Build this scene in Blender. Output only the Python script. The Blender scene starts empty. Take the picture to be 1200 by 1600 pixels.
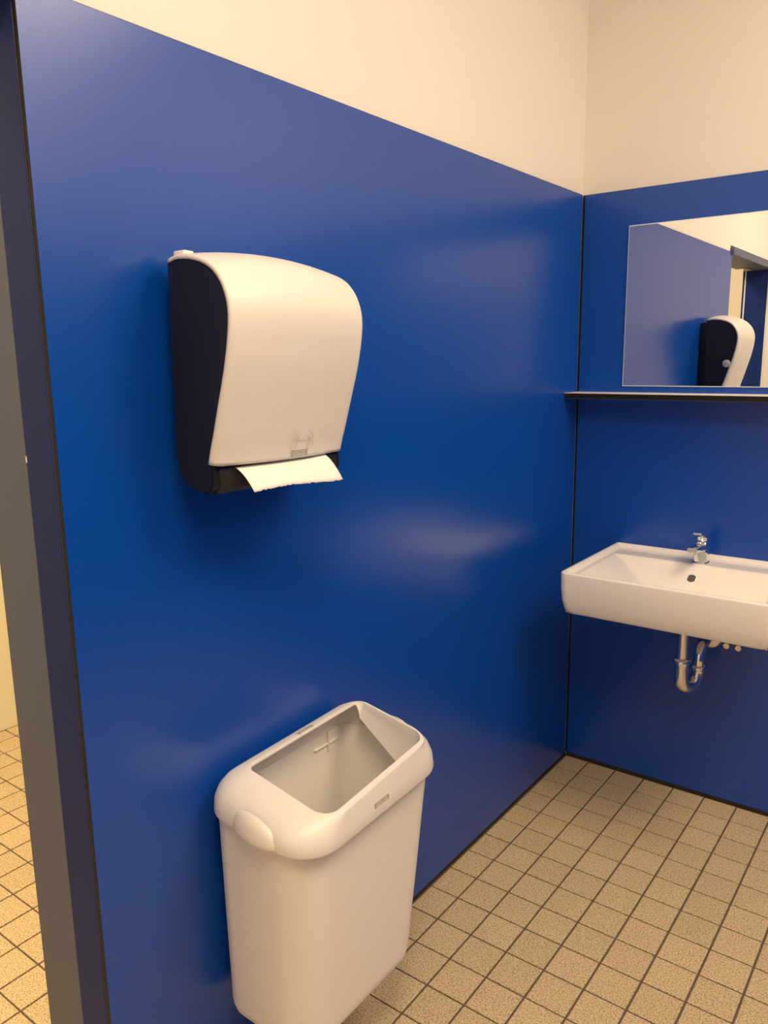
import bpy, bmesh, math, random
from mathutils import Vector, Matrix
random.seed(4)
C = bpy.context.scene.collection
S = bpy.context.scene

# ---------------------------------------------------------------- camera, world, lights, exposure
cd = bpy.data.cameras.new('camera')
cam = bpy.data.objects.new('camera', cd); C.objects.link(cam)
cd.sensor_fit = 'VERTICAL'; cd.sensor_height = 36.0; cd.lens = 27.765; cd.clip_start = .02
rx, uy, fw = Vector((.8010, .5983, -.0140)), Vector((-.1040, .1620, .9813)), Vector((-.5894, .7847, -.1920))
rx.normalize(); bz = (-fw).normalized(); rx = (rx - bz * rx.dot(bz)).normalized(); uy = bz.cross(rx)
M = Matrix((rx, uy, bz)).transposed().to_4x4(); M.translation = (1.114, -2.607, 1.485)
cam.matrix_world = M
S.camera = cam

w = bpy.data.worlds.new('world'); S.world = w; w.use_nodes = True
w.node_tree.nodes['Background'].inputs[0].default_value = (1, .8, .6, 1)
w.node_tree.nodes['Background'].inputs[1].default_value = 0.0

WARM = (1.0, .765, .505)
def area(name, loc, sx, sy, power, col=WARM):
    l = bpy.data.lights.new(name, 'AREA'); l.shape = 'RECTANGLE'; l.size = sx; l.size_y = sy
    l.energy = power; l.color = col
    o = bpy.data.objects.new(name, l); C.objects.link(o); o.location = loc
    return o
area('ceiling_lamp', (1.15, -2.5, 2.93), .6, .9, 42)
area('ceiling_lamp', (1.78, -.92, 2.93), .8, .9, 41)
area('passage_lamp', (-1.05, -1.9, 2.93), .45, 1.3, 58)

S.view_settings.view_transform = 'Standard'; S.view_settings.look = 'None'
S.view_settings.gamma = 1; S.view_settings.use_curve_mapping = False
S.view_settings.exposure = 0.0
S.cycles.max_bounces = 12; S.cycles.diffuse_bounces = 6; S.cycles.glossy_bounces = 6
S.cycles.use_denoising = True

# ---------------------------------------------------------------- materials
def mat(name, col, rough=.5, metal=0.0, spec=.5, bump=None, coat=0.0, ior=1.5):
    m = bpy.data.materials.new(name); m.use_nodes = True
    n, l = m.node_tree.nodes, m.node_tree.links
    b = n['Principled BSDF']
    b.inputs['Base Color'].default_value = (*col, 1)
    b.inputs['Roughness'].default_value = rough
    b.inputs['Metallic'].default_value = metal
    b.inputs['Specular IOR Level'].default_value = spec
    b.inputs['Coat Weight'].default_value = coat
    b.inputs['IOR'].default_value = ior
    if bump:
        sc, st, dist = bump
        tc = n.new('ShaderNodeNewGeometry'); nz = n.new('ShaderNodeTexNoise'); bp = n.new('ShaderNodeBump')
        nz.inputs['Scale'].default_value = sc; nz.inputs['Detail'].default_value = 4
        bp.inputs['Strength'].default_value = st; bp.inputs['Distance'].default_value = dist
        l.new(tc.outputs['Position'], nz.inputs['Vector']); l.new(nz.outputs['Fac'], bp.inputs['Height'])
        l.new(bp.outputs['Normal'], b.inputs['Normal'])
    return m

MM = {}
MM['plaster'] = mat('plaster', (.79, .765, .725), .75, bump=(60, .12, .004))
MM['plaster2'] = mat('passage_plaster', (.84, .81, .62), .75, bump=(60, .12, .004))
MM['laminate'] = mat('blue_laminate', (.0008, .062, .40), .265, bump=(900, .05, .0004), ior=1.57)
MM['core'] = mat('black_core', (.008, .007, .005), .55, spec=.3)
MM['navy'] = mat('navy_frame', (.007, .024, .15), .5, spec=.15)
MM['greyframe'] = mat('grey_frame', (.105, .125, .20), .5, spec=.3)
MM['grout'] = mat('grout', (.12, .092, .058), .9, bump=(400, .4, .001))
MM['white'] = mat('white_plastic', (.80, .78, .745), .38)
MM['cover'] = mat('cover_plastic', (.72, .70, .67), .38)
MM['white2'] = mat('bin_plastic', (.82, .80, .765), .42)
MM['black'] = mat('black_plastic', (.014, .0135, .0145), .24)
MM['black2'] = mat('black_lower_plastic', (.02, .018, .014), .4)
MM['paper'] = mat('paper', (.79, .78, .755), .9, bump=(700, .3, .0008))
MM['print'] = mat('grey_print', (.40, .385, .35), .5)
MM['ceramic'] = mat('ceramic', (.86, .845, .80), .12, coat=.3)
MM['chrome'] = mat('chrome', (.82, .82, .82), .09, metal=1)
MM['steel'] = mat('satin_chrome', (.75, .74, .70), .22, metal=1)
MM['hole'] = mat('dark_hole', (.10, .085, .06), .6)
MM['mirror'] = mat('mirror_silver', (.93, .94, .93), .0, metal=1)
MM['glassedge'] = mat('mirror_glass_edge', (.72, .80, .78), .15)
MM['shelftop'] = mat('white_laminate', (.84, .82, .78), .3)
MM['seal'] = mat('dark_seal', (.03, .024, .016), .7)
MM['lockgrey'] = mat('lock_grey', (.62, .62, .60), .4)

def tile_mat():
    m = bpy.data.materials.new('speckled_tile'); m.use_nodes = True
    n, l = m.node_tree.nodes, m.node_tree.links
    b = n['Principled BSDF']
    g = n.new('ShaderNodeNewGeometry')
    nz = n.new('ShaderNodeTexNoise'); nz.inputs['Scale'].default_value = 230; nz.inputs['Detail'].default_value = 3
    nz2 = n.new('ShaderNodeTexNoise'); nz2.inputs['Scale'].default_value = 480; nz2.inputs['Detail'].default_value = 2
    l.new(g.outputs['Position'], nz.inputs['Vector']); l.new(g.outputs['Position'], nz2.inputs['Vector'])
    r = n.new('ShaderNodeValToRGB'); e = r.color_ramp.elements
    e[0].position = .33; e[0].color = (.34, .24, .13, 1)
    e[1].position = .60; e[1].color = (.74, .62, .40, 1)
    k = r.color_ramp.elements.new(.46); k.color = (.60, .47, .28, 1)
    l.new(nz.outputs['Fac'], r.inputs['Fac'])
    r2 = n.new('ShaderNodeValToRGB'); e = r2.color_ramp.elements
    e[0].position = .34; e[0].color = (.45, .38, .30, 1); e[1].position = .47; e[1].color = (1, 1, 1, 1)
    l.new(nz2.outputs['Fac'], r2.inputs['Fac'])
    mx = n.new('ShaderNodeMix'); mx.data_type = 'RGBA'; mx.blend_type = 'MULTIPLY'; mx.inputs[0].default_value = 1
    l.new(r.outputs[0], mx.inputs[6]); l.new(r2.outputs[0], mx.inputs[7])
    # each tile a slightly different firing
    sub = n.new('ShaderNodeVectorMath'); sub.operation = 'SUBTRACT'; sub.inputs[1].default_value = (GX0, GY0, 0)
    dv = n.new('ShaderNodeVectorMath'); dv.operation = 'SCALE'; dv.inputs[3].default_value = 1 / T
    fl = n.new('ShaderNodeVectorMath'); fl.operation = 'FLOOR'
    fx = n.new('ShaderNodeVectorMath'); fx.operation = 'MULTIPLY'; fx.inputs[1].default_value = (1, 1, 0)
    wn = n.new('ShaderNodeTexWhiteNoise'); wn.noise_dimensions = '3D'
    l.new(g.outputs['Position'], sub.inputs[0]); l.new(sub.outputs[0], dv.inputs[0]); l.new(dv.outputs[0], fl.inputs[0])
    l.new(fl.outputs[0], fx.inputs[0]); l.new(fx.outputs[0], wn.inputs['Vector'])
    mr = n.new('ShaderNodeMapRange'); mr.inputs[3].default_value = .95; mr.inputs[4].default_value = 1.04
    l.new(wn.outputs['Value'], mr.inputs[0])
    m2 = n.new('ShaderNodeVectorMath'); m2.operation = 'SCALE'
    l.new(mx.outputs[2], m2.inputs[0]); l.new(mr.outputs[0], m2.inputs[3])
    l.new(m2.outputs[0], b.inputs['Base Color'])
    b.inputs['Roughness'].default_value = .42
    bp = n.new('ShaderNodeBump'); bp.inputs['Strength'].default_value = .15; bp.inputs['Distance'].default_value = .001
    l.new(nz.outputs['Fac'], bp.inputs['Height']); l.new(bp.outputs['Normal'], b.inputs['Normal'])
    return m

# ---------------------------------------------------------------- helpers
def empty(name, loc=(0, 0, 0)):
    o = bpy.data.objects.new(name, None); C.objects.link(o); o.location = loc; o.empty_display_size = .05
    return o
def tag(o, label, cat, group=None):
    o['label'] = label; o['category'] = cat
    if group: o['group'] = group
    return o
def put(name, me, m=None, parent=None, smooth=None):
    o = bpy.data.objects.new(name, me); C.objects.link(o)
    if m is not None and not me.materials: me.materials.append(m)
    if parent is not None:
        o.parent = parent
        p, off = parent, Vector((0, 0, 0))
        while p is not None: off += p.location; p = p.parent
        o.location = -off            # all meshes are built in world coordinates
    if smooth is not None:
        for f in me.polygons: f.use_smooth = True
        me.set_sharp_from_angle(angle=math.radians(smooth))
    return o
def mesh(name, vs, fs):
    me = bpy.data.meshes.new(name); me.from_pydata([tuple(v) for v in vs], [], fs); me.validate(); me.update()
    bm = bmesh.new(); bm.from_mesh(me); bmesh.ops.recalc_face_normals(bm, faces=bm.faces); bm.to_mesh(me); bm.free()
    return me
def box(x0, x1, y0, y1, z0, z1, bev=0.0, name='box', seg=2):
    bm = bmesh.new(); bmesh.ops.create_cube(bm, size=1)
    for v in bm.verts:
        v.co = Vector((x0 if v.co.x < 0 else x1, y0 if v.co.y < 0 else y1, z0 if v.co.z < 0 else z1))
    if bev: bmesh.ops.bevel(bm, geom=bm.edges[:], offset=bev, segments=seg, affect='EDGES', profile=.5)
    me = bpy.data.meshes.new(name); bm.to_mesh(me); bm.free(); return me
def loft(rings, cap0=True, cap1=True, name='loft'):
    n = len(rings[0]); vs = [v for r in rings for v in r]; fs = []
    for i in range(len(rings) - 1):
        for j in range(n):
            a, b = i * n + j, i * n + (j + 1) % n
            fs.append((a, b, b + n, a + n))
    if cap0: fs.append(tuple(range(n))[::-1])
    if cap1: fs.append(tuple(range((len(rings) - 1) * n, len(rings) * n)))
    return mesh(name, vs, fs)
def rrect(x0, x1, y0, y1, z, r, seg=8):
    """ring of a rounded rectangle; r is one radius or four (x1y1, x0y1, x0y0, x1y0)"""
    rs = r if isinstance(r, (tuple, list)) else (r,) * 4
    out = []
    for (cx, cy, sx, sy, a0), rr in zip(((x1, y1, -1, -1, 0), (x0, y1, 1, -1, 90), (x0, y0, 1, 1, 180), (x1, y0, -1, 1, 270)), rs):
        for k in range(seg + 1):
            a = math.radians(a0 + 90 * k / seg)
            out.append(Vector((cx + sx * rr + rr * math.cos(a), cy + sy * rr + rr * math.sin(a), z)))
    return out
def circ(c, axis, r, n=20):
    axis = Vector(axis).normalized(); t = Vector((0, 0, 1)) if abs(axis.z) < .9 else Vector((1, 0, 0))
    u = axis.cross(t).normalized(); v = axis.cross(u)
    return [Vector(c) + u * (r * math.cos(2 * math.pi * k / n)) + v * (r * math.sin(2 * math.pi * k / n)) for k in range(n)]
def lathe(p0, axis, prof, n=24, name='lathe'):
    ax = Vector(axis).normalized()
    return loft([circ(Vector(p0) + ax * d, ax, max(r, 1e-4), n) for d, r in prof], name=name)
def tube(pts, r, n=16, name='tube', caps=True):
    pts = [Vector(p) for p in pts]; rr = r if isinstance(r, (list, tuple)) else [r] * len(pts)
    u = None; rings = []
    for i, p in enumerate(pts):
        t = (pts[min(i + 1, len(pts) - 1)] - pts[max(i - 1, 0)]).normalized()
        if u is None:
            u = t.cross(Vector((0, 0, 1)) if abs(t.z) < .9 else Vector((1, 0, 0))).normalized()
        u = (u - t * u.dot(t)).normalized(); v = t.cross(u)
        rings.append([p + u * (rr[i] * math.cos(2 * math.pi * k / n)) + v * (rr[i] * math.sin(2 * math.pi * k / n)) for k in range(n)])
    return loft(rings, caps, caps, name)
def arc(c, r, a0, a1, e1, e2, n=10):
    c, e1, e2 = Vector(c), Vector(e1), Vector(e2)
    return [c + e1 * (r * math.cos(math.radians(a0 + (a1 - a0) * k / n))) + e2 * (r * math.sin(math.radians(a0 + (a1 - a0) * k / n))) for k in range(n + 1)]
def struct(o): o['kind'] = 'structure'; return o
def text_mesh(body, size, mtx):
    c = bpy.data.curves.new('lettering', 'FONT'); c.body = body; c.size = size; c.align_x = 'CENTER'; c.align_y = 'CENTER'
    c.extrude = .00015; c.resolution_u = 3
    o = bpy.data.objects.new('tmp', c); C.objects.link(o)
    dg = bpy.context.evaluated_depsgraph_get()
    me = bpy.data.meshes.new_from_object(o.evaluated_get(dg)); bpy.data.objects.remove(o)
    me.transform(mtx); return me
def frame_mtx(o, ex, ey):
    ex = Vector(ex).normalized(); ez = ex.cross(Vector(ey)).normalized(); ey = ez.cross(ex)
    m = Matrix((ex, ey, ez)).transposed().to_4x4(); m.translation = o; return m

# ---------------------------------------------------------------- setting
T = .1035                       # tile pitch, joint included
GX0, GY0 = .862 * T, -.939 * T  # the first full joint from the left wall / the back wall
W, FRONT, CEIL = 2.30, -4.2, 2.95
PY = -1.948                     # end of the blue panel: door opening begins
DY = -2.895                     # far side of the opening
PX = -1.965                     # far wall of the passage
PTOP = 2.0
MM['tile'] = tile_mat()

wl = struct(empty('wall_left', (0, -1, 0)))
put('masonry', box(-.20, -.010, PY, .21, 0, CEIL), MM['plaster'], wl)
put('masonry', box(-.20, -.010, DY, PY, 2.035, CEIL), MM['plaster'], wl)
put('masonry', box(-.16, -.010, FRONT, DY, 0, CEIL), MM['plaster'], wl)
pc = put('panel_core', box(-.010, -.0007, PY, -.011, .014, PTOP), MM['core'], wl)
put('panel_face', box(-.0007, 0, PY + .0005, -.0115, .0145, PTOP - .001), MM['laminate'], pc)

wb = struct(empty('wall_back', (1, 0, 0)))
put('masonry', box(-.010, W, .010, .21, 0, CEIL), MM['plaster'], wb)
pc = put('panel_core', box(-.004, W, .0007, .010, .014, PTOP), MM['core'], wb)
put('panel_face', box(.0035, W, 0, .0007, .0145, PTOP - .001), MM['laminate'], pc)

wr = struct(empty('wall_right', (W, -2, 0)))
put('masonry', box(W, W + .15, FRONT, .21, 0, CEIL), MM['plaster'], wr)
pc = put('panel_core', box(W - .010, W, FRONT, 0, .014, PTOP), MM['core'], wr)
put('panel_face', box(W - .0107, W - .010, FRONT, 0, .0145, PTOP - .001), MM['laminate'], pc)
wf = struct(empty('wall_front', (1, FRONT, 0)))
put('masonry', box(PX, W, FRONT - .15, FRONT, 0, CEIL), MM['plaster'], wf)
wp = struct(empty('wall_passage', (PX, -2, 0)))
put('masonry', box(PX - .15, PX, FRONT - .15, .8, 0, CEIL), MM['plaster2'], wp)
put('masonry', box(PX, -.20, .8, .95, 0, CEIL), MM['plaster2'], wp)
put('masonry', box(-.2, -.010, .21, .95, 0, CEIL), MM['plaster2'], wp)
struct(put('ceiling', box(PX - .15, W + .15, FRONT - .15, .95, CEIL, CEIL + .1), MM['plaster']))

# dark joint between panel foot and floor
struct(put('trim_1', box(-.010, -.003, PY, 0, 0, .0145), MM['seal']))
struct(put('trim_2', box(0, W, .003, .010, 0, .0145), MM['seal']))

# steel door frame set into the end of the left wall
dr = struct(empty('door_1', (-.1, PY, 0)))
put('jamb_lining', box(-.0875, -.0103, PY - .0012, PY + .010, 0, 1.985, .0004), MM['navy'], dr)
put('jamb_casing', box(-.209, -.0885, PY - .0016, PY + .012, 0, 1.985, .0006), MM['greyframe'], dr)
put('jamb_lining', box(-.158, -.0103, DY - .010, DY + .0012, 0, 1.985, .0004), MM['navy'], dr)
put('seal_strip', box(-.146, -.138, DY + .0012, DY + .005, 0, 1.985), MM['lockgrey'], dr)
put('seal_strip', box(-.0103, -.002, DY - .012, DY + .003, 0, 1.985), MM['lockgrey'], dr)
put('header_casing', box(-.11, .010, DY - .02, PY + .006, 1.985, 2.024, .003), MM['greyframe'], dr)
put('header_soffit', box(-.206, -.11, DY - .012, PY + .012, 2.0, 2.034, .002), MM['greyframe'], dr)
put('paint_chip', box(-.0895, -.0865, PY - .0022, PY - .0010, 1.329, 1.339), MM['white'], dr)

fl = struct(empty('floor', (0, -1, 0)))
put('mortar_bed', box(PX - .15, W + .15, FRONT - .15, .95, -.06, -.0026), MM['grout'], fl)
JX, JY = .0055, .0044
def project(p):
    d = Vector(p) - M.translation; z = d.dot(fw)
    if z < .05: return None
    return 600 + 1234 * d.dot(rx) / z, 800 - 1234 * d.dot(uy) / z
def tile_verts(x0, x1, y0, y1, z, tx=0, ty=0):
    c = .0012; zz = lambda x, y: z + tx * (x - x0) + ty * (y - y0)
    vs = [(x0 + JX / 2, y0 + JY / 2), (x1 - JX / 2, y0 + JY / 2), (x1 - JX / 2, y1 - JY / 2), (x0 + JX / 2, y1 - JY / 2)]
    ins = [(x0 + JX / 2 + c, y0 + JY / 2 + c), (x1 - JX / 2 - c, y0 + JY / 2 + c), (x1 - JX / 2 - c, y1 - JY / 2 - c), (x0 + JX / 2 + c, y1 - JY / 2 - c)]
    V = [(x, y, -.004) for x, y in vs] + [(x, y, zz(x, y) - .0008) for x, y in vs] + [(x, y, zz(x, y)) for x, y in ins]
    F = [(0, 1, 5, 4), (1, 2, 6, 5), (2, 3, 7, 6), (3, 0, 4, 7), (4, 5, 9, 8), (5, 6, 10, 9), (6, 7, 11, 10), (7, 4, 8, 11), (8, 9, 10, 11)]
    return V, F
bulkV, bulkF, n_tiles = [], [], 0
for i in range(-20, 24):
    for j in range(-9, 42):
        x0, x1 = GX0 + (i - 1) * T, GX0 + i * T
        y0, y1 = GY0 - j * T, GY0 - (j - 1) * T
        if i == 0: x0, x1 = .0, GX0
        if i == 0 and y1 < PY: x0 = GX0 - T
        if x1 < PX or x0 > W or y1 < FRONT: continue
        x0 = max(x0, PX); x1 = min(x1, W); y0 = max(y0, FRONT)
        if x0 >= -.02 and j < 0: continue
        if x0 >= -.02 and j == 0: y1 = 0.0
        if x1 - x0 < .015 or y1 - y0 < .015: continue
        if x1 > -.2 and x0 < -.02 and y1 > PY:      # under the wall
            if x0 >= -.2: continue
            x1 = -.2
            if x1 - x0 < .015: continue
        rnd = random.random
        V, F = tile_verts(x0, x1, y0, y1, -.0004 * rnd(), (rnd() - .5) * .004, (rnd() - .5) * .004)
        q = project(((x0 + x1) / 2, (y0 + y1) / 2, 0))
        vis = q is not None and ((x0 >= -.02 and 380 < q[0] < 1250 and 1150 < q[1] < 1660) or (x1 < -.15 and -60 < q[0] < 130 and 1120 < q[1] < 1680))
        if vis:
            put('tile', mesh('tile', V, F), MM['tile'], fl); n_tiles += 1
        else:
            b = len(bulkV); bulkV += V; bulkF += [tuple(a + b for a in f) for f in F]
o = put('tile_field', mesh('tile_field', bulkV, bulkF), MM['tile'], fl); o['kind'] = 'stuff'
print('tiles', n_tiles)

# ---------------------------------------------------------------- towel dispenser
YL, YR = -1.755, -1.428
prof = [(.036, 1.6455), (.055, 1.650), (.080, 1.6495), (.106, 1.645), (.130, 1.637), (.150, 1.625), (.166, 1.608), (.177, 1.588), (.1835, 1.565), (.1845, 1.540),
        (.1815, 1.510), (.176, 1.478), (.169, 1.448), (.161, 1.418), (.153, 1.388), (.145, 1.358), (.138, 1.334), (.1325, 1.311)]
BOW = lambda f: .013 - .006 * min(1, max(0, (f - .25) / .3))
def resample(pts, n):
    P = [Vector((a, b)) for a, b in pts]; L = [0]
    for a, b in zip(P, P[1:]): L.append(L[-1] + (b - a).length)
    def cr(i, t):
        p0, p1, p2, p3 = P[max(i - 1, 0)], P[i], P[i + 1], P[min(i + 2, len(P) - 1)]
        return .5 * ((2 * p1) + (p2 - p0) * t + (2 * p0 - 5 * p1 + 4 * p2 - p3) * t * t + (3 * p1 - p0 - 3 * p2 + p3) * t ** 3)
    out = []
    for k in range(n + 1):
        s = L[-1] * k / n
        i = max(j for j in range(len(P) - 1) if L[j] <= s + 1e-9)
        out.append(cr(i, (s - L[i]) / (L[i + 1] - L[i])))
    return out
pr = resample(prof, 56)
nrm = []
for k in range(len(pr)):
    t = (pr[min(k + 1, len(pr) - 1)] - pr[max(k - 1, 0)]).normalized()
    nrm.append(Vector((-t.y, t.x)) if False else Vector((-t.y * -1, t.x * -1)) * -1)
nrm = [n if (n.x > 0 or n.y > .5) else -n for n in nrm]
disp = tag(empty('towel_dispenser', (0, -1.586, 1.27)), 'white and black hand towel dispenser mounted on the blue wall', 'dispenser')
def cover():
    vs, fs = [], []
    nk = len(pr)
    for k in range(nk):
        f = k / (nk - 1)
        edge = .010 + .014 * max(0, (f - .45) / .55) ** 1.3     # the side bevel widens towards the foot
        drop = .0055 + .008 * max(0, (f - .45) / .55)
        sec = [(YL, -drop - .0035), (YL, -drop)]
        for a in (15, 35, 55, 75, 90):
            sec.append((YL + edge * (1 - math.cos(math.radians(a))), -drop + drop * math.sin(math.radians(a))))
        m = 10
        for q in range(1, m):
            u = q / m; sec.append((YL + edge + (YR - YL - 2 * edge) * u, BOW(f) * 4 * u * (1 - u)))
        for a in (90, 75, 55, 35, 15):
            sec.append((YR - edge * (1 - math.cos(math.radians(a))), -drop + drop * math.sin(math.radians(a))))
        sec += [(YR, -drop), (YR, -drop - .0035)]
        for y, d in sec:
            p = pr[k] + nrm[k] * d
            vs.append(Vector((p.x, y, p.y)))
    n = len(sec)
    for k in range(nk - 1):
        for j in range(n - 1):
            fs.append((k * n + j, k * n + j + 1, (k + 1) * n + j + 1, (k + 1) * n + j))
    return mesh('cover', vs, fs)
cv = put('cover', cover(), MM['cover'], disp, 40)
cv['label'] = 'white curved front cover'
md = cv.modifiers.new('thick', 'SOLIDIFY'); md.thickness = .003; md.offset = -1
# dark smoky body: side profile, extruded, set just inside the cover
side = [(.034, 1.640)] + [tuple(pr[k] - nrm[k] * .0075) for k in range(4, len(pr), 2)]
side += [(.1225, 1.311), (.1235, 1.284), (.120, 1.272), (.111, 1.2655), (.097, 1.263), (.070, 1.271), (.050, 1.283), (.040, 1.30), (.034, 1.33)]
def extr(poly, y0, y1, bev):
    n = len(poly); bm = bmesh.new()
    a = [bm.verts.new((x, y0, z)) for x, z in poly]; b = [bm.verts.new((x, y1, z)) for x, z in poly]
    bm.faces.new(a); bm.faces.new(b[::-1])
    for k in range(n): bm.faces.new((a[k], b[k], b[(k + 1) % n], a[(k + 1) % n]))
    bmesh.ops.recalc_face_normals(bm, faces=bm.faces)
    if bev:
        es = [e for e in bm.edges if abs(e.verts[0].co.y - e.verts[1].co.y) < 1e-6]
        bmesh.ops.bevel(bm, geom=es, offset=bev, segments=2, affect='EDGES')
    me = bpy.data.meshes.new('housing'); bm.to_mesh(me); bm.free(); return me
hs = put('housing', extr(side, YL + .001, YR - .001, .003), MM['black'], disp, 30); hs['label'] = 'black housing'
low = [(.097, 1.306), (.1245, 1.306), (.1265, 1.283), (.1225, 1.271), (.112, 1.2625), (.097, 1.261)]
put('chin', extr(low, YL + .014, YR - .014, .002), MM['black2'], disp, 30)
put('back_plate', box(0, .036, YL + .035, YR - .035, 1.30, 1.63, .003), MM['black'], disp)
put('hinge_lug', box(.036, .064, -1.742, -1.719, 1.644, 1.6575, .004, seg=3), MM['white'], disp, 40)
lk = put('lock_disc', lathe((.135, YR - .001, 1.437), (0, 1, 0), ((0, .0175), (.0018, .0175), (.0024, .0165)), 28), MM['lockgrey'], disp, 40)
lk['label'] = 'round light grey lock'
put('lettering', text_mesh('KATRIN', .0070, frame_mtx((.135, YR + .0016, 1.437), (-1, 0, 0), (0, 0, 1))), MM['print'], lk)
# printed frame with the maker's word, and the two hands pulling a sheet, on the lower front
def front_pt(y, z, off=.0007):
    k = min(range(len(pr)), key=lambda q: abs(pr[q].y - z) + (0 if pr[q].x > .1 else 9))
    k2 = k + 1 if pr[k].y > z and k + 1 < len(pr) else k
    k1 = max(k2 - 1, 0)
    t = (z - pr[k1].y) / (pr[k2].y - pr[k1].y); x = pr[k1].x + (pr[k2].x - pr[k1].x) * t
    f = k / (len(pr) - 1); e = .010 + .014 * max(0, (f - .45) / .55) ** 1.3
    u = (y - YL - e) / (YR - YL - 2 * e)
    return Vector((x, y, z)) + Vector((nrm[k].x, 0, nrm[k].y)) * (BOW(f) * 4 * u * (1 - u) + off)
def stripes(lines, wd):
    vs, fs = [], []
    for ln in lines:
        for (a, b), (c, d) in zip(ln, ln[1:]):
            t = Vector((c - a, d - b)); L = t.length
            if L < 1e-6: continue
            t /= L; nn = Vector((-t.y, t.x)) * (wd / 2); i = len(vs)
            for q in ((a - t.x * wd * .3 + nn.x, b - t.y * wd * .3 + nn.y), (a - t.x * wd * .3 - nn.x, b - t.y * wd * .3 - nn.y), (c + t.x * wd * .3 - nn.x, d + t.y * wd * .3 - nn.y), (c + t.x * wd * .3 + nn.x, d + t.y * wd * .3 + nn.y)):
                vs.append(front_pt(*q))
            fs.append((i, i + 1, i + 2, i + 3))
    return mesh('print', vs, fs)
ly0, ly1, lz0, lz1 = -1.587, -1.543, 1.3165, 1.3255
lab = put('name_badge', stripes([[(ly0, lz0), (ly1, lz0)], [(ly0, lz1), (ly1, lz1)]], .0012), MM['print'], disp)
vs = []; fs = []
for yy in (ly0 + .003, ly1 - .003):
    put('badge_end', stripes([[(yy, lz0), (yy, lz1)]], .006), MM['print'], lab)
c0 = front_pt((ly0 + ly1) / 2, (lz0 + lz1) / 2, .0006)
put('lettering', text_mesh('KATRIN', .0078, frame_mtx(c0, (0, 1, 0), (.30, 0, 1))), MM['print'], lab)
py, pz = -1.561, 1.3285
hand = lambda s: [[(py + s * .030, pz), (py + s * .0265, pz + .017), (py + s * .0255, pz + .024), (py + s * .021, pz + .0275), (py + s * .0175, pz + .024), (py + s * .0145, pz + .0195), (py + s * .0185, pz + .0165), (py + s * .0205, pz + .012), (py + s * .0185, pz + .002)],
                  [(py + s * .0155, pz + .0235), (py + s * .0125, pz + .0185)], [(py + s * .0225, pz + .0195), (py + s * .020, pz + .014)],
                  [(py + s * .024, pz + .031), (py + s * .0225, pz + .034)], [(py + s * .017, pz + .028), (py + s * .0155, pz + .032)]]
put('pictogram', stripes(hand(-1) + hand(1) + [[(py - .018, pz + .0145), (py + .018, pz + .0145)], [(py - .0145, pz + .0145), (py - .0145, pz + .004)], [(py + .0145, pz + .0145), (py + .0145, pz + .004)]], .0009), mat('faint_print', (.56, .54, .50), .5), disp)
put('seam', box(.040, .072, YL + .0004, YL + .0016, 1.4405, 1.4415), MM['black2'], disp)
disp.rotation_euler = (math.radians(-1.0), 0, 0)

# the paper: a torn sheet curling out of the slot
def sheet():
    vs, fs = [], []; n, m = 60, 12; r = random.Random(3)
    for k in range(m + 1):
        t = k / m
        for q in range(n + 1):
            u = q / n; y = -1.706 + (.225) * u
            ln = 1 + (.03 * r.random() - .015 if k == m else 0) + .06 * (u - .5) * (1 if t > .6 else 0) * t
            s = t * ln
            x = .1257 + .0425 * s; z = 1.3085 - .016 * s - .026 * s * s + .003 * math.sin(u * 5) * s
            vs.append((x, y + .004 * s, z))
    for k in range(m):
        for q in range(n):
            a = k * (n + 1) + q; fs.append((a, a + 1, a + n + 2, a + n + 1))
    return mesh('paper_towel', vs, fs)
pt = put('paper_towel', sheet(), MM['paper'], None, 60)
md = pt.modifiers.new('thick', 'SOLIDIFY'); md.thickness = .0006
tag(pt, 'white paper towel sheet with torn edge hanging from the dispenser slot', 'paper towel')

# ---------------------------------------------------------------- waste bin
bin_ = tag(empty('waste_bin', (0, -1.5, .2)), 'white plastic waste bin with open top lid, hung low on the blue wall', 'bin')
def ring(x0, x1, y0, y1, z, r): return rrect(x0, x1, y0, y1, z, r, 10)
RF, RB = .075, .05
def rr4(f, b): return (f, b, b, f)
def bin_body():
    out = []
    RD = .042
    for k in range(9):
        a = math.radians(90 * k / 8); d = RD * (1 - math.sin(a)); z = .190 + RD * (1 - math.cos(a))
        out.append(ring(.020 + d, .247 - d * .8, -1.714 + d, -1.340 - d, z, rr4(.070 - d * .7, .05 - d * .4)))
    for z, x1, ya, yb, x0, f in ((.30, .250, -1.7143, -1.330, .0185, .072), (.42, .256, -1.715, -1.314, .016, .074), (.54, .261, -1.716, -1.299, .0145, .075), (.660, .266, -1.717, -1.284, .013, .075)):
        out.append(ring(x0, x1, ya, yb, z, rr4(f, min(RB, f))))
    inn = [[Vector((p.x + (.003 if p.x < .13 else -.003), p.y + (.003 if p.y < -1.5 else -.003), p.z)) for p in r] for r in out]
    rings = out + inn[::-1][:-5] + [[Vector((p.x, p.y, .215)) for p in inn[8]]]
    return loft(rings, True, True, 'body')
bd = put('body', bin_body(), MM['white2'], bin_, 40)
LX0, LX1, LY0, LY1 = .012, .284, -1.729, -1.286
OX0, OX1 = .066, .266
def LT(p):                       # the lid sits a little askew
    k = min(1, max(0, (p.z - .633) / .07)); u = min(1, max(0, (p.x - .06) / .2)); r = max(0, (p.y + 1.5) / .17)
    return Vector((p.x, p.y + k * k * r * (.022 * (1 - u) - .008 * u),
                   p.z + .022 * (1 - p.x / .28) + .030 * (p.y + 1.56) - .020 * k * max(0, (p.x - .09) / .19) * max(0, (-1.48 - p.y) / .17)))
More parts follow.
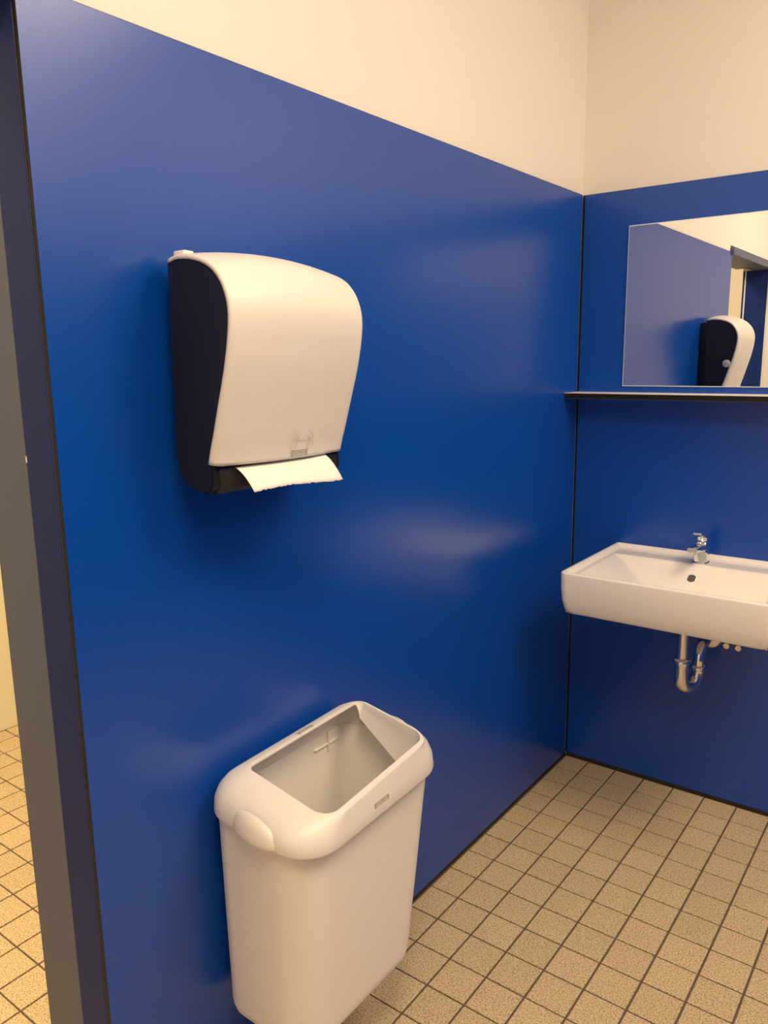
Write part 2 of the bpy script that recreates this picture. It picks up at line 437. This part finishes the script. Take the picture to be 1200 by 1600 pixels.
def bin_lid():
    R = []
    def blend(z, sb, sf, sl, sr, rf, rb):
        R.append(ring(LX0 + sb, LX1 - sf, LY0 + sl, LY1 - sr, z, rr4(rf, rb)))
    # outer skirt, bottom to top, then the shoulder, then the rim
    R.append(ring(LX0 + .004, LX1 - .004, LY0 + .004, LY1 - .004, .633, rr4(.078, .05)))
    blend(.631, .001, .001, .001, .001, .080, .054)
    blend(.634, 0, 0, 0, 0, .081, .055)
    blend(.658, .001, .0015, .002, .002, .081, .055)
    blend(.674, .005, .0025, .009, .009, .080, .054)
    blend(.686, .012, .0035, .021, .020, .076, .051)
    blend(.6945, .022, .0042, .035, .032, .070, .046)
    blend(.7005, .034, .0048, .050, .037, .062, .038)
    blend(.7040, .045, .0052, .062, .043, .052, .030)
    blend(.7050, .050, .0060, .068, .046, .046, .024)
    blend(.7048, .0515, .0175, .0705, .0480, .036, .020)
    blend(.7030, .0525, .0188, .0715, .0490, .035, .018)
    # inner skirt: nothing at the back, hangs deeper towards the front at both ends
    top = R[-1]
    for st in (.2, .5, 1.0):
        ringv = []
        for p in top:
            u = min(1, max(0, (p.x - OX0) / (OX1 - OX0)))
            k = math.sin(min(1, u * 2.0) * math.pi / 2)
            inw = .022 * st * st * k
            yy = p.y + (inw if p.y < -1.485 else -inw)
            ringv.append(Vector((p.x, yy, p.z - (.003 + .095 * k) * st)))
        R.append(ringv)
    return loft([[LT(p) for p in r] for r in R], False, False, 'lid')
ld = put('lid', bin_lid(), MM['white'], bin_, 42)
# thumb grips at both ends of the lid
def grip(y, s):
    vs, fs = [], []; n, m = 24, 8
    for k in range(m + 1):
        rho = math.sin(math.pi / 2 * k / m)
        for q in range(n):
            a = 2 * math.pi * q / n
            ex, ez = .058 * rho * math.cos(a), (.044 if math.sin(a) > 0 else .021) * rho * math.sin(a)
            vs.append(LT(Vector((.150 + ex, y - s * (.006 - .020 * math.sqrt(max(0, 1 - rho * rho))), .638 + ez))))
    for k in range(m):
        for q in range(n):
            a, b = k * n + q, k * n + (q + 1) % n
            fs.append((a, b, b + n, a + n))
    return mesh('grip', vs, fs)
put('grip', grip(LY0 + .002, -1), MM['white'], ld, 60)
put('grip', grip(LY1 - .002, 1), MM['white'], ld, 60)
# badges
def badge(center, ex, ey, wd, ht):
    m = frame_mtx(center, ex, ey)
    def bx(a, b, c, d): 
        me = box(a, b, c, d, 0, .0004); me.transform(m); return me
    b0 = put('name_badge', bx(-wd / 2, wd / 2, ht / 2 - .0011, ht / 2), MM['print'], ld)
    put('badge_edge', bx(-wd / 2, wd / 2, -ht / 2, -ht / 2 + .0011), MM['print'], ld)
    for s in (-1, 1):
        put('badge_end', bx(*sorted((s * wd / 2, s * (wd / 2 - .005))), -ht / 2, ht / 2), MM['print'], ld)
    me = text_mesh('KATRIN', ht * .86, m @ Matrix.Translation((0, 0, .0002)))
    put('lettering', me, MM['print'], ld)
badge(LT(Vector((LX1 - .0013, -1.520, .658))), (0, 1, .03), (-.05, 0, 1), .044, .0095)
badge(LT(Vector((LX0 + .0445, -1.485, .7046))), (0, 1, .03), (-1, 0, .0), .044, .0085)
# fittings inside: ledge on the back wall and the bag clip
put('ledge', box(.0155, .021, -1.415, -1.335, .632, .635, .001), MM['white2'], bin_)
put('bag_clip', box(.0155, .021, -1.372, -1.367, .615, .662, .001), MM['white2'], bin_)
put('bag_hook', box(.16, .164, -1.6345, -1.6295, .636, .650, .001), MM['black2'], bin_)

# ---------------------------------------------------------------- washbasin
SX0, SX1, SY0, ZR = .161, .757, -.474, .850
wbn = tag(empty('washbasin', (.466, 0, .72)), 'white ceramic rectangular washbasin on the blue back wall under the mirror', 'sink')
def basin():
    r = .022; nx, ny = 92, 74; vs, fs = [], []
    DK = -.128                        # front edge of the tap ledge
    def sm(a, b, k=.010):
        h = max(k - abs(a - b), 0) / k; return min(a, b) - h * h * k * .25
    def height(x, y):
        e = min(x - SX0, SX1 - x, y - SY0, -y)
        rim = .017
        if e < rim:
            e2 = e / rim
            return ZR - .004 * max(0, .30 - e2) ** 2 / .09 - .003 * max(0, e2 - .65) / .35
        d = sm(1.15 * (DK - y) + .010, sm(.42 * (x - SX0 - .040), sm(1.3 * (SX1 - .022 - x), 1.3 * (y - SY0 - .020))))
        d = sm(d, .098 + .02 * (y + .3), .03)
        d = max(d, 0)
        fall = min(1, (e - rim) / .010); fall = fall * fall * (3 - 2 * fall)
        deck = .012
        return ZR - .003 - (deck + d - .003) * fall
    m1, m2 = SX0 + .002, SX1 - .002
    n1, n2 = SY0 + .002, -.0005
    def pull(x, y):                   # round the two front corners in plan
        for cx, sx in ((m1 + r, -1), (m2 - r, 1)):
            if (x - cx) * sx > 0 and y < n1 + r:
                d = Vector((x - cx, y - n1 - r)); q = max(abs(d.x), abs(d.y))
                if d.length > 1e-9: d = d * (q / d.length)
                return cx + d.x, n1 + r + d.y
        return x, y
    def lin(a, b, n):
        # denser at the two ends, where the rim is
        return [a + (b - a) * (.5 - .5 * math.copysign(abs(1 - 2 * k / n) ** .8, 1 - 2 * k / n)) for k in range(n + 1)]
    X, Y = lin(m1, m2, nx), lin(n1, n2, ny)
    for y in Y:
        for x in X:
            px, py_ = pull(x, y)
            vs.append((px, py_, height(x, y)))
    w1 = nx + 1
    for j in range(ny):
        for i in range(nx):
            a = j * w1 + i; fs.append((a, a + 1, a + w1 + 1, a + w1))
    # outer skirt follows the boundary loop down
    loop = [i for i in range(w1)] + [j * w1 + nx for j in range(1, ny + 1)] + [ny * w1 + i for i in range(nx - 1, -1, -1)] + [j * w1 for j in range(ny - 1, 0, -1)]
    cx, cy = (SX0 + SX1) / 2, -.24
    prev = loop
    for z, off in ((.8475, .0013), (.844, .002), (.80, .0015), (.765, -.001), (.742, -.006), (.729, -.012), (.722, -.016), (.720, -.021)):
        cur = []
        for q in loop:
            v = Vector(vs[q]); 
            dx = 0 if abs(v.x - cx) < 1e-6 else 1
            sx = (v.x - cx) / ((SX1 - SX0) / 2); sy = (v.y - cy) / .236
            ox = off * max(-1, min(1, sx * 1.0)) if abs(sx) > .9 else off * sx * abs(sx) * .3
            oy = off * max(-1, min(1, sy)) if sy < -.9 else 0
            cur.append(len(vs)); vs.append((v.x + ox, min(v.y + oy, -.0005), z))
        n = len(loop)
        for k in range(n): fs.append((prev[k], prev[(k + 1) % n], cur[(k + 1) % n], cur[k]))
        prev = cur
    fs.append(tuple(prev))
    return mesh('bowl', vs, fs), height
bme, bh = basin()
put('bowl', bme, MM['ceramic'], wbn, 50)
oy = -.152; oz = bh(.457, oy)
nv = Vector((0, -1.15, 1)).normalized()
put('overflow_ring', lathe(Vector((.457, oy, oz)) - nv * .004, nv, ((0, .0135), (.0052, .0135), (.0058, .0125), (.0050, .0115)), 28), MM['steel'], wbn, 40)
put('overflow_hole', lathe(Vector((.457, oy, oz)) - nv * .003, nv, ((0, .0112), (.0053, .0112)), 24), MM['hole'], wbn)
put('drain_cap', lathe((.462, -.235, bh(.462, -.235) - .004), (0, 0, 1), ((0, .031), (.006, .031), (.009, .027), (.010, .01)), 28), MM['chrome'], wbn, 40)

# ---------------------------------------------------------------- tap
FX, FY, FZ = .464, -.082, .8376
tap = tag(empty('faucet', (FX, FY, FZ)), 'small chrome single lever mixer tap on the washbasin ledge', 'faucet')
def fr(w0, y0, y1, z, r, cx=FX): return rrect(cx - w0, cx + w0, y0, y1, z, r, 4)
put('tap_body', loft([fr(.0235, FY - .026, FY + .024, FZ, .010), fr(.0235, FY - .026, FY + .024, FZ + .003, .010), fr(.021, FY - .022, FY + .0225, FZ + .006, .010),
                  fr(.0205, FY - .022, FY + .022, FZ + .03, .009), fr(.0185, FY - .022, FY + .021, FZ + .064, .008), fr(.017, FY - .018, FY + .018, FZ + .069, .008)]), MM['chrome'], tap, 35)
def spout():
    R = []
    for y, zc, hw, hh in ((FY - .010, .040, .018, .0105), (FY - .04, .0435, .0178, .0095), (FY - .075, .047, .0172, .0085), (FY - .103, .0495, .0165, .0078), (FY - .107, .050, .015, .0062)):
        R.append([Vector((FX + p.x, y, FZ + zc + .011 + p.y)) for p in rrect(-hw, hw, -hh, hh, 0, min(hh * .6, .005), 4)])
    return loft(R)
sp = put('spout', spout(), MM['chrome'], tap, 35)
put('aerator', lathe((FX, FY - .090, FZ + .055), (0, .12, -1), ((0, .0105), (.009, .0105), (.010, .009)), 20), MM['steel'], sp, 40)
put('lever_neck', lathe((FX, FY + .002, FZ + .066), (0, -.12, 1), ((0, .0155), (.004, .015), (.012, .016), (.020, .0165), (.024, .0155)), 24), MM['chrome'], tap, 40)
def lever():
    R = []
    for y, zc, hw, hh in ((FY + .020, .089, .0155, .0045), (FY + .005, .0905, .0175, .0055), (FY - .02, .0935, .0165, .0052), (FY - .045, .0975, .0145, .0045), (FY - .062, .1005, .0125, .0035)):
        R.append([Vector((FX + p.x, y, FZ + zc + .002 + p.y)) for p in rrect(-hw, hw, -hh, hh, 0, hh * .7, 4)])
    return loft(R)
put('lever', lever(), MM['chrome'], tap, 35)

# ---------------------------------------------------------------- trap under the basin
TX, TY = .456, -.200
trap = tag(empty('drain_trap', (TX, TY, .46)), 'chrome drain trap pipe hanging under the washbasin', 'pipe')
put('tailpiece', lathe((TX, TY, .722), (0, 0, -1), ((0, .021), (.010, .021), (.012, .0165), (.185, .0165)), 24), MM['steel'], trap, 40)
put('slip_nut', lathe((TX, TY, .556), (0, 0, -1), ((0, .019), (.002, .024), (.008, .028), (.012, .028), (.015, .021), (.022, .020)), 24), MM['chrome'], trap, 40)
UD = Vector((.030, .078, 0)); UL = UD.length; UD.normalize(); UC = Vector((TX, TY, .494)) + UD * UL / 2; UE = Vector((TX, TY, 0)) + UD * UL
put('dip_pipe', tube([(TX, TY, .538), (TX, TY, .515)] + arc(UC, UL / 2, 180, 360, UD, (0, 0, 1), 14) + [UE + Vector((0, 0, .505))], [.0195, .0195] + [.021] * 4 + [.0205] * 4 + [.0185] * 7 + [.0175], 20), MM['steel'], trap, 60)
put('slip_nut', lathe((UE.x, UE.y, .514), (0, 0, -1), ((0, .018), (.003, .023), (.008, .025), (.012, .023), (.016, .019), (.024, .0185)), 24), MM['chrome'], trap, 40)
OZ = .572
put('outlet_pipe', tube([UE + Vector((0, 0, .505)), UE + Vector((0, 0, .525))] + arc(UE + Vector((0, .045, OZ - .045)), .045, 180, 90, (0, 1, 0), (0, 0, 1), 10) + [(UE.x, -.03, OZ), (UE.x, -.001, OZ)], .0165, 20), MM['chrome'], trap, 60)
put('wall_rosette', lathe((UE.x, -.0005, OZ), (0, -1, 0), ((0, .040), (.004, .040), (.012, .034), (.018, .022), (.020, .018)), 32), MM['steel'], trap, 40)
# angle valves
for k, (vx, lb) in enumerate(((.555, 'chrome angle valve under the basin, the left one beside the drain trap'), (.590, 'chrome angle valve under the basin, the right one farther from the drain trap'))):
    v = tag(empty('angle_valve', (vx, 0, .62)), lb, 'valve', 'angle valves under the washbasin')
    put('rosette', lathe((vx, -.0005, .577), (0, -1, 0), ((0, .0155), (.004, .0155), (.010, .012), (.012, .009)), 24), MM['steel'], v, 40)
    put('stem', lathe((vx, -.010, .577), (0, -1, 0), ((0, .009), (.03, .009), (.031, .012), (.046, .012)), 18), MM['chrome'], v, 40)
    put('knob', lathe((vx, -.054, .577), (0, -1, 0), ((0, .011), (.003, .0130), (.018, .0125), (.024, .009)), 12), MM['steel'], v, 40)
    put('riser', tube([(vx, -.043, .598), (vx, -.043, .66), (vx, -.043, .719)], .005, 10), MM['steel'], v, 60)

# ---------------------------------------------------------------- mirror and shelf
MX0, MX1, MZ0, MZ1 = .157, .775, 1.3805, 1.888
mir = tag(empty('mirror', ((MX0 + MX1) / 2, 0, MZ0)), 'frameless wall mirror above the washbasin reflecting the dispenser', 'mirror')
put('glass_edge', box(MX0, MX1, -.0055, -.0003, MZ0, MZ1, .0012, seg=1), MM['glassedge'], mir)
put('silver', box(MX0 + .0028, MX1 - .0028, -.0060, -.0050, MZ0 + .0028, MZ1 - .0028), MM['mirror'], mir)
sh = tag(empty('shelf', (.45, 0, 1.345)), 'narrow wall shelf with white top and black edge under the mirror', 'shelf')
put('shelf_board', box(.0005, .98, -.114, -.0005, 1.3435, 1.3595, .0006, seg=1), MM['core'], sh)
put('shelf_top', box(.0008, .98, -.1136, -.0005, 1.3595, 1.3605), MM['shelftop'], sh)
put('shelf_underside', box(.0008, .98, -.1125, -.0005, 1.3420, 1.3435), MM['greyframe'], sh)
